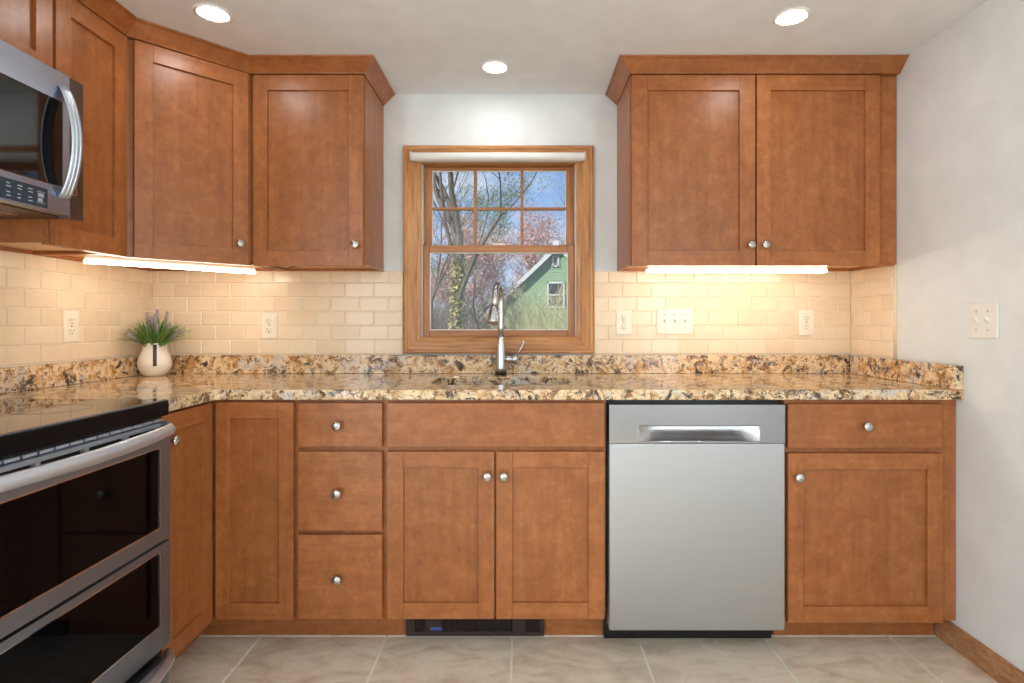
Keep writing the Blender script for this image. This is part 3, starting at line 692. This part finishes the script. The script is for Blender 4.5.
# vented strip under the cooktop: sloping steel with louvre slots
b = MB(); b.box(-1.083, XF-.028, RY0+.004, RY1-.004, .832, .852); b.build('vent_recess', M['black'], rg)
b = MB(); n_ = 18
for i in range(n_):
    y0 = RY0+.004+(RY1-RY0-.008)*i/n_; y1 = y0+(RY1-RY0-.008)/n_*.86
    b.box(XF-.027, XF-.017, y0, y1, .836, .843)
b.build('vent_teeth', M['range_handle'], rg)
def oven_door(z0, z1, g0, g1, nm, slots=False):
    o = thing_part = None
    b = MB(LEFT); n0_, n1_ = XF-XL-.055, XF-XL; sy = .046; gy0, gy1 = RY0+sy, RY1-sy
    b.box(RY0, gy0, n0_, n1_, z0, z1); b.box(gy1, RY1, n0_, n1_, z0, z1); b.box(gy0, gy1, n0_, n1_, z0, g0)
    if slots:
        b.box(gy0, gy1, n0_, n1_, g1, .796); b.box(gy0, gy1, n0_, n1_-.012, .796, z1)
        vb = MB(LEFT); vb.box(gy0, gy1, n1_-.0119, n1_+.001, .7965, .812); vb.box(gy0, gy1, n1_-.0119, n1_+.001, .825, z1)
        for k_ in range(6): vb.box(gy0+(gy1-gy0)*k_/5-.006 if k_ else gy0, gy0+(gy1-gy0)*k_/5+.006 if k_ < 5 else gy1, n1_-.0119, n1_+.001, .812, .825)
        vb.build('vent_band', M['range_handle'], rg)
    else: b.box(gy0, gy1, n0_, n1_, g1, z1)
    o = b.build(nm, M['steel_range'], rg)
    gl = MB(LEFT).box(gy0+.0005, gy1-.0005, n1_-.012, n1_-.0015, g0+.0005, g1-.0005).build('oven_window', M['black_glass'], o)
    b = MB(LEFT); e_ = .0025
    b.box(gy0, gy0+e_, n1_-.002, n1_+.0008, g0, g1); b.box(gy1-e_, gy1, n1_-.002, n1_+.0008, g0, g1); b.box(gy0+e_, gy1-e_, n1_-.002, n1_+.0008, g0, g0+e_); b.box(gy0+e_, gy1-e_, n1_-.002, n1_+.0008, g1-e_, g1)
    b.build('window_rim', M['chrome'], o)
    if slots:
        MB(LEFT).box(gy0, gy1, n1_-.0118, n1_-.0105, .8122, .8248).build('slot_backing', M['dark'], o)
    return o
od = oven_door(.500, .834, .540, .767, 'upper_oven_door', True)
oven_door(.196, .492, .264, .473, 'lower_oven_door')
def bowed(parent, z, nm, ends, mid, rad, zmid=None):
    pts = []; L = RY1-RY0
    for i in range(25):
        t_ = i/24; y = RY0+.012+(L-.020)*t_; s = 4*t_*(1-t_); edge = min(1, min(t_, 1-t_)/.04)
        xx = ends+(mid-ends)*s; xx = (XF-.002)*(1-edge**.5)+xx*edge**.5 if edge < 1 else xx
        pts.append((xx, y, z))
    b = MB(); b.tube(pts, [(rad*1.15, rad)]*25, 16, flat=(0, 0, 1)); o = b.build(nm, M['range_handle'], parent)
    return o
h = bowed(od, .8165, 'handle', -1.004, -.960, .0145)
dr = MB(LEFT).box(RY0, RY1, XF-XL-.05, XF-XL-.004, .045, .155).build('storage_drawer', M['steel_range'], rg, bevel=.003)
MB(LEFT).box(RY0+.004, RY1-.004, XF-XL-.05, XF-XL-.03, .157, .192).build('drawer_gap', M['black'], rg)
bowed(dr, .166, 'handle', -1.004, -.955, .013)
for y_ in (RY0+.05, RY1-.05):
    MB().lathe((-1.12, y_, 0), [(.016, .0005), (.016, .01), (.008, .012), (.008, .041)], 'z', 16).build('foot', M['black'], rg)
    MB().lathe((-1.55, y_, 0), [(.016, .0005), (.016, .01), (.008, .012), (.008, .041)], 'z', 16).build('foot', M['black'], rg)

# ------------------------------------------------------------------ microwave
MX = -1.270; n1 = MX-XL; MZ0, MZ1 = 1.413, 1.808; MY0, MY1 = RY0, RY1
mw = thing('microwave', 'stainless over-the-range microwave with a bowed vertical handle', 'microwave', (-1.47, -1.296, MZ0))
b = MB(LEFT); b.box(MY0, MY1, .012, n1-.035, MZ0+.012, MZ1); b.build('body', M['steel_dark'], mw, bevel=.002)
b = MB(LEFT); b.box(MY1-.050, MY1, n1-.035, n1-.001, MZ0, MZ1); ep = b.build('end_panel', M['steel_dark'], mw, bevel=.0015)
for z_ in (1.505, 1.722):
    b = MB(LEFT); yy = MY1-.032; b.box(yy-.009, yy+.005, n1-.001, n1+.0008, z_-.026, z_+.026, 0); b.box(yy-.0065, yy+.0025, n1+.0008, n1+.0012, z_-.0225, z_+.0225, 1); b.build('bracket_slot', [M['chrome'], M['slot']], ep)
dy0, dy1 = MY0, MY1-.052; gy0, gy1 = MY0+.03, MY1-.073; gz0, gz1 = 1.492, 1.728
b = MB(LEFT); b.box(dy0, dy1, n1-.034, n1, gz1, MZ1); b.box(dy0, dy1, n1-.034, n1, MZ0+.006, gz0); b.box(dy0, gy0, n1-.034, n1, gz0, gz1); b.box(gy1, dy1, n1-.034, n1, gz0, gz1)
md = b.build('door', M['steel_mw'], mw)
MB(LEFT).box(gy0, gy1, n1-.02, n1-.0015, gz0, gz1).build('door_window', M['mw_glass'], md)
b = MB(LEFT); b.tube([(gy0, n1, gz0), (gy1, n1, gz0)], .0015, 8); b.tube([(gy0, n1, gz1), (gy1, n1, gz1)], .001, 8); b.build('window_rim', M['chrome'], md)
# handle: broad bowed strip with two ridges
pts = []; 
for i in range(21):
    t_ = i/20; z_ = 1.462+.306*t_; s = math.sin(PI*t_)**.75; pts.append((MY1-.076+.0*t_, n1+.004+.037*s, z_))
b = MB(LEFT); b.tube(pts, [(.0185, .0055)]*21, 16, flat=(1, 0, 0)); 
b.tube([(p[0]-.006, p[1]+.0045, p[2]) for p in pts], .0028, 8); b.tube([(p[0]+.006, p[1]+.0045, p[2]) for p in pts], .0028, 8)
hm = b.build('handle', M['range_handle'], md)
# control panel below the window
cp = MB(LEFT).box(MY0+.06, MY1-.123, n1-.004, n1+.0006, 1.423, 1.477).build('control_panel', M['panel'], mw, bevel=.003)
icon = simple('panel_print', lin(176, 182, 190), .5)
b = MB(LEFT); random.seed(4)
for col in range(16):
    uu = MY1-.145-col*.031
    if uu < MY0+.08: break
    if col == 0:
        for (a0, a1, c0, c1) in ((-.014, .012, 1.463, 1.4645), (-.014, .012, 1.4345, 1.436), (-.010, .008, 1.450, 1.460), (-.010, .004, 1.438, 1.447)): b.box(uu+a0, uu+a1, n1+.0006, n1+.0010, c0, c1)
    else:
        for rw in (1.465, 1.457, 1.443, 1.434): b.box(uu-.008, uu+.006-random.random()*.006, n1+.0006, n1+.0010, rw-.0012, rw+.0012)
b.build('panel_markings', icon, cp)
b = MB(LEFT); b.box(MY0+.01, MY1-.01, .03, n1-.04, MZ0+.004, MZ0+.012); b.box(MY0+.09, MY0+.33, .08, .30, MZ0, MZ0+.004, 1); b.box(MY1-.33, MY1-.09, .08, .30, MZ0, MZ0+.004, 1); b.build('underside', [M['steel_dark'], M['nickel']], mw)

# ------------------------------------------------------------------ potted lavender
vx, vy = -1.568, -.145
pl = thing('potted_lavender', 'artificial lavender in a white ceramic vase in the counter corner', 'plant', (vx, vy, CT1+.0005))
prof = [(.032, 0), (.043, .004), (.055, .020), (.0625, .042), (.064, .056), (.0595, .080), (.051, .102), (.0465, .118), (.0460, .128), (.0485, .139), (.0470, .1405), (.0450, .138), (.0440, .125)]
b = MB(); b.lathe((vx, vy, CT1+.0005), prof, 'z', 40); va = b.build('vase', M['vase'], pl)
face = math.atan2(CAMY-vy, 0-vx)
def onvase(h, off, ang):
    rr = 0
    for (r0, h0), (r1, h1) in zip(prof[:10], prof[1:10]):
        if h0 <= h <= h1: rr = r0+(r1-r0)*(h-h0)/(h1-h0)
    return (vx+(rr+off)*math.cos(ang), vy+(rr+off)*math.sin(ang), CT1+.0005+h)
vs_ = []
hs = [.045+.009*i for i in range(11)]
for h_ in hs:
    for da in (-.007, .007): 
        for off in (-.001, .0015):
            rr = Vector(onvase(h_, off, face)); tang = Vector((-math.sin(face), math.cos(face), 0)); vs_.append(tuple(rr+tang*da))
fs = []
for i in range(len(hs)-1):
    a = i*4; c = a+4; fs += [(a+1, a+3, c+3, c+1), (a, a+1, c+1, c), (a+3, a+2, c+2, c+3), (a+2, a, c, c+2)]
fs += [(0, 1, 3, 2), (len(hs)*4-4, len(hs)*4-2, len(hs)*4-1, len(hs)*4-3)]
MB().add(vs_, fs).build('ribbon_tag', M['ribbon'], va)
random.seed(11)
def blade(b, base, az, lean, L, wd, droop=.6, m=0):
    k = 7; vs_ = []; p = Vector(base); a = lean; d2 = Vector((-math.sin(az), math.cos(az), 0))
    for i in range(k+1):
        t_ = i/k; wv = wd*(1-t_**2.2)+.0003
        q_ = d2*wv; nrm = Vector((math.cos(az)*math.cos(a), math.sin(az)*math.cos(a), -math.sin(a)))*.0006
        vs_ += [tuple(p-q_), tuple(p+nrm), tuple(p+q_), tuple(p-nrm)]
        p = p+Vector((math.cos(az)*math.sin(a), math.sin(az)*math.sin(a), math.cos(a)))*(L/k); a += droop/k
    fs = [(i*4+j, i*4+(j+1) % 4, i*4+4+(j+1) % 4, i*4+4+j) for i in range(k) for j in range(4)]
    b.add(vs_, fs, m, True)
zt_ = CT1+.125
b = MB()
for i in range(330):
    az = random.uniform(0, 2*PI); rr = random.uniform(0, .036); lean = random.uniform(.05, .95)*(.4+rr/.036*.6)
    mxy = math.cos(az)*(-1) > .5 or math.sin(az) > .3
    L = random.uniform(.085, .150)*(.8 if mxy else 1)*(.72 if math.cos(az) < -.3 and lean > .4 else 1)
    blade(b, (vx+rr*math.cos(az), vy+rr*math.sin(az), zt_-.008), az+random.uniform(-.3, .3), lean, L, random.uniform(.0028, .0055), random.uniform(.3, 1.1), 0)
for i in range(46):
    az = random.choice((random.uniform(-.8, .6), random.uniform(4.0, 5.2))); blade(b, (vx+.02*math.cos(az), vy+.02*math.sin(az), zt_), az, random.uniform(.7, 1.1), random.uniform(.10, .15), .0008, .5, 1)
for i in range(150):
    az = random.uniform(0, 2*PI); rr = random.uniform(0, .03)
    blade(b, (vx+rr*math.cos(az), vy+rr*math.sin(az), zt_-.005), az, random.uniform(.05, .75), random.uniform(.095, .132)*(.78 if math.cos(az) < -.3 else 1), random.uniform(.003, .005), random.uniform(.1, .7), 0)
lv = b.build('leaves', [M['blade'], M['blade_pale']], pl, recalc=False)
sp_ = [(-1.35, -.05, .105, .10), (-.9, .1, .115, .55), (2.9, 0, .12, .15), (-.1, .0, .125, .25), (3.9, 0, .105, .75), (4.3, 0, .11, .95), (-.4, 0, .125, .65), (4.9, 0, .10, .55), (-.2, 0, .13, .95), (4.4, 0, .115, 1.05), (5.3, 0, .115, .25), (1.9, 0, .13, .12)]
for az, _, L, lean in sp_:
    L *= 1.02 if lean > .5 else 1.26
    b = MB(); d_ = Vector((math.cos(az)*math.sin(lean), math.sin(az)*math.sin(lean), math.cos(lean))); p0 = Vector((vx, vy, zt_-.01))+Vector((math.cos(az), math.sin(az), 0))*.018
    b.tube([tuple(p0), tuple(p0+d_*L*.6)], .0012, 6, 0)
    for k_ in range(14):
        c = p0+d_*L*(.58+.033*k_)
        for q_ in range(6):
            a = q_*PI/3+k_*.5; s1 = d_.orthogonal().normalized(); s2 = d_.cross(s1); o_ = (s1*math.cos(a)+s2*math.sin(a)); rr = .0080*(1-abs(k_-5)/18)
            b.tube([tuple(c), tuple(c+o_*rr*.7+d_*.002), tuple(c+o_*rr+d_*.006)], [.001, .0034, .001], 5, 1)
    b.build('flower_spike', [M['blade'], M['lavender']], pl)

# ------------------------------------------------------------------ outside
GZ = -1.2
struct(MB().box(-60, 60, T+.01, 90, GZ-.2, GZ).build('ground', M['grass']))
def at(px, py, D): return Vector(((px-CX)*D/F, CAMY+D, CAMZ+(CY-py)*D/F))
# green gabled house
D = 24.0; pk = at(557, 249, D); HY = CAMY+D; slope = .95; HW = 4.9
ho = thing('house', 'green clapboard house with a steep gable beyond the garden', 'house', (pk.x, HY, GZ))
b = MB(); z = GZ
while z < pk.z-.12:
    z1 = z+.115; hw0 = min(HW, (pk.z-z)/slope); hw1 = min(HW, (pk.z-z1)/slope); hw1 = max(hw1, .02)
    b.add([(pk.x-hw0,HY-.02,z),(pk.x+hw0,HY-.02,z),(pk.x+hw1,HY,z1),(pk.x-hw1,HY,z1),(pk.x-hw0,HY+.1,z),(pk.x+hw0,HY+.1,z),(pk.x+hw1,HY+.1,z1),(pk.x-hw1,HY+.1,z1)],
          [(0,1,2,3),(4,5,6,7),(0,1,5,4),(3,2,6,7),(0,3,7,4),(1,2,6,5)]); z = z1
b.build('gable_wall', M['siding'], ho)
for s in (-1, 1):
    MB().box(pk.x+s*HW-.1, pk.x+s*HW, HY+.1, HY+5, GZ, pk.z-HW*slope).build('side_wall', M['siding'], ho)
    b = MB(); x0 = pk.x; x1 = pk.x+s*(HW+.4); z0 = pk.z+.06; z1 = pk.z+.06-(HW+.4)*slope
    b.add([(x0,HY-.25,z0),(x1,HY-.25,z1),(x1,HY+5.2,z1),(x0,HY+5.2,z0),(x0,HY-.25,z0+.12),(x1,HY-.25,z1+.12),(x1,HY+5.2,z1+.12),(x0,HY+5.2,z0+.12)],
          [(0,1,2,3),(4,5,6,7),(0,1,5,4),(1,2,6,5),(2,3,7,6),(3,0,4,7)]); b.build('roof_slope', M['roof'], ho)
    b = MB(); b.add([(x0,HY-.29,z0-.10),(x1,HY-.29,z1-.10),(x1,HY-.25,z1-.10),(x0,HY-.25,z0-.10),(x0,HY-.29,z0+.12),(x1,HY-.29,z1+.12),(x1,HY-.25,z1+.12),(x0,HY-.25,z0+.12)],
          [(0,1,2,3),(4,5,6,7),(0,1,5,4),(1,2,6,5),(2,3,7,6),(3,0,4,7)]); b.build('rake_board', M['house_white'], ho)
def hwin(px0, px1, py0, py1, sp=True):
    a = at(px0, py1, D); c = at(px1, py0, D); w_ = .07
    b = MB(); y0, y1 = HY-.08, HY-.02
    b.box(a.x, a.x+w_, y0, y1, a.z, c.z); b.box(c.x-w_, c.x, y0, y1, a.z, c.z); b.box(a.x, c.x, y0, y1, c.z-w_, c.z); b.box(a.x-.03, c.x+.03, y0, y1, a.z, a.z+w_)
    if sp: b.box(a.x+w_, c.x-w_, y0, y1, (a.z+c.z)/2-.03, (a.z+c.z)/2+.03)
    f = b.build('window', M['house_white'], ho); MB().box(a.x+w_, c.x-w_, HY-.04, HY-.021, a.z+w_, c.z-w_).build('pane', M['house_glass'] if sp else M['roof'], f)
hwin(547, 564.5, 282, 308); hwin(552, 559, 256, 267, False)
MB().box(pk.x-.12, pk.x+.12, HY+.4, HY+.7, pk.z-.3, pk.z+.42).build('chimney', M['house_white'], ho)

def tree(name, label, base, H, r0, seed, levels=5, fork=.45, spread=.55, bark='bark', leaf=None, nleaf=0, lsize=.03, lean=(0, 0), first=.35, kids=3, grp='trees beyond the window', cat='tree', ivy=0, ivyz=2.3, side=()):
    rnd = random.Random(seed); t = thing(name, label, cat, base, grp)
    b = MB(); tips = []; ORG[t.name] = Vector(base)
    spine = []
    def grow(p, d, L, r, lv):
        k = 5 if lv > 1 else 7; pts = [p]; rr = [r]; wob = .05 if lv == 0 else .2
        for i in range(k):
            d = (d+Vector((rnd.uniform(-1, 1), rnd.uniform(-1, 1), rnd.uniform(-.4, .8)))*wob).normalized(); p = p+d*(L/k); pts.append(p); rr.append(r*(1-.45*(i+1)/k))
            if lv >= 2: tips.append(p)
            if (1 <= lv < levels and i in (1, 3)) or (lv == 0 and i in side):
                sd = (d+Vector((rnd.uniform(-1, 1), rnd.uniform(-1, 1), rnd.uniform(-.2, .7)))*.9).normalized(); grow(p, sd, L*rnd.uniform(.4, .65), rr[-1]*.5, lv+1)
        if lv == 0: spine.extend(zip(pts, rr))
        b.tube([tuple(q_) for q_ in pts], rr, 8 if lv < 2 else 4, 0, cap=False)
        if lv < levels:
            for q_ in range(kids if lv else kids+1):
                a = rnd.uniform(0, 2*PI); sd = (d+Vector((math.cos(a)*spread, math.sin(a)*spread, rnd.uniform(.0, .5)))).normalized()
                grow(p, sd, L*rnd.uniform(.55, .8), rr[-1]*(.8 if lv == 0 else .68), lv+1)
    grow(Vector(base), Vector((lean[0], lean[1], 1)).normalized(), H*first, r0, 0)
    b.build('trunk', M[bark], t, recalc=False)
    if nleaf:
        f = MB()
        for i in range(nleaf):
            p = rnd.choice(tips)+Vector((rnd.gauss(0, 1), rnd.gauss(0, 1), rnd.gauss(0, 1)))*lsize*2.2
            u = Vector((rnd.uniform(-1, 1), rnd.uniform(-1, 1), rnd.uniform(-1, 1))).normalized(); v_ = u.orthogonal().normalized(); s = lsize*rnd.uniform(.5, 1)
            f.add([tuple(p-u*s), tuple(p+v_*s*.5), tuple(p+u*s), tuple(p-v_*s*.5)], [(0, 1, 2, 3)])
        f.build('foliage', M[leaf], t, recalc=False)
    if ivy:
        f = MB()
        for i in range(ivy):
            z_ = rnd.uniform(base[2], ivyz); a = rnd.uniform(0, 2*PI); rr = r0*1.0+rnd.uniform(-.02, .05)*(1+max(0, 1.2-z_)*.2)
            j = max(0, min(len(spine)-2, next((n for n in range(len(spine)-1) if spine[n+1][0].z > z_), len(spine)-2))); f_ = max(0, min(1, (z_-spine[j][0].z)/(spine[j+1][0].z-spine[j][0].z))); c0 = spine[j][0].lerp(spine[j+1][0], f_)
            rr = spine[j][1]+abs(rnd.gauss(0, .02)); c_ = Vector((c0.x+rr*math.cos(a), c0.y+rr*math.sin(a), z_))
            u = Vector((rnd.uniform(-1, 1), rnd.uniform(-1, 1), rnd.uniform(-1, 1))).normalized(); v_ = u.orthogonal(); s = .022
            f.add([tuple(c_-u*s), tuple(c_+v_*s*.8), tuple(c_+u*s), tuple(c_-v_*s*.8)], [(0, 1, 2, 3)])
        f.build('ivy', M['ivy'], t, recalc=False)
    return t
def ground_at(px, D): p = at(px, 323, D); return (p.x, p.y, GZ)
tree('tree', 'large bare tree with an ivy-covered trunk at the left of the window view', ground_at(452, 8), 9.0, .105, 5, 5, first=.40, spread=.6, ivy=2600, ivyz=2.05, kids=2, side=(4, 5))
tree('tree', 'slender bare tree behind the ivy-covered trunk', ground_at(431, 13.5), 8, .07, 8, 4, spread=.6, kids=3)
tree('tree', 'pink budding tree left of the green house', ground_at(478, 19), 7.8, .10, 21, 4, leaf='bud_pink', nleaf=9000, lsize=.055, spread=.8, bark='bark_pale', first=.3)
tree('tree', 'pink budding tree rising over the green house roof', ground_at(530, 36), 11.8, .16, 33, 4, leaf='bud_pink', nleaf=9000, lsize=.085, spread=.8, bark='bark_pale', first=.3)
tree('tree', 'pale green leafy tree between the pink budding trees', ground_at(486, 41), 15, .18, 44, 4, leaf='leaf_green', nleaf=7000, lsize=.1, spread=.6, bark='bark_pale', first=.35)
tree('tree', 'bare tree at the far right of the window view', ground_at(585, 50), 18, .17, 52, 5, spread=.6, bark='bark_pale', first=.33, kids=3)
tree('tree', 'distant budding tree low behind the ivy-covered trunk', ground_at(462, 46), 10.5, .2, 61, 4, spread=.9, bark='bark_pale', leaf='bud_pink', nleaf=6000, lsize=.11, first=.28)
tree('tree', 'distant bare tree at the left edge of the window view', ground_at(425, 38), 10, .2, 67, 4, spread=.8, bark='bark_pale', leaf='leaf_green', nleaf=3200, lsize=.1, first=.3)
def shrub(px, D, H, n, seed, label, wide, mat='straw'):
    rnd = random.Random(seed); base = ground_at(px, D); t = thing('shrub', label, 'shrub', base, 'shrubs in the garden'); b = MB()
    for i in range(n):
        a = rnd.uniform(0, 2*PI); ln = rnd.uniform(0, wide); d_ = Vector((math.cos(a)*ln, math.sin(a)*ln, 1)).normalized(); p = Vector(base)+Vector((math.cos(a), math.sin(a), 0))*rnd.uniform(0, .5); pts = [p]; L = H*rnd.uniform(.7, 1.05)
        for k_ in range(5):
            d_ = (d_+Vector((rnd.uniform(-1, 1), rnd.uniform(-1, 1), -.1))*.14).normalized(); p = p+d_*L/5; pts.append(p)
            if k_ > 1:
                for _ in range(3):
                    e_ = (d_+Vector((rnd.uniform(-1, 1), rnd.uniform(-1, 1), rnd.uniform(-.5, .5)))*.8).normalized(); b.tube([tuple(p), tuple(p+e_*L*.12)], [.007, .003], 3, cap=False)
        b.tube([tuple(q_) for q_ in pts], [.014, .013, .011, .009, .007, .004], 4, cap=False)
    b.build('stems', M[mat], t, recalc=False)
shrub(546, 17, 3.1, 150, 1, 'straw-coloured twiggy shrub in front of the green house', .40)
shrub(515, 20, 3.1, 170, 2, 'twiggy shrub at the left corner of the green house', .42)
shrub(568, 13.5, 2.5, 110, 3, 'twiggy shrub below the window of the green house', .34)
shrub(428, 17, 3.1, 260, 7, 'brown leafless shrub at the far left behind the ivy-covered trunk', .5, 'bark_pale')
shrub(462, 20, 3.3, 260, 8, 'brown leafless shrub to the right of the ivy-covered trunk', .5, 'bark_pale')
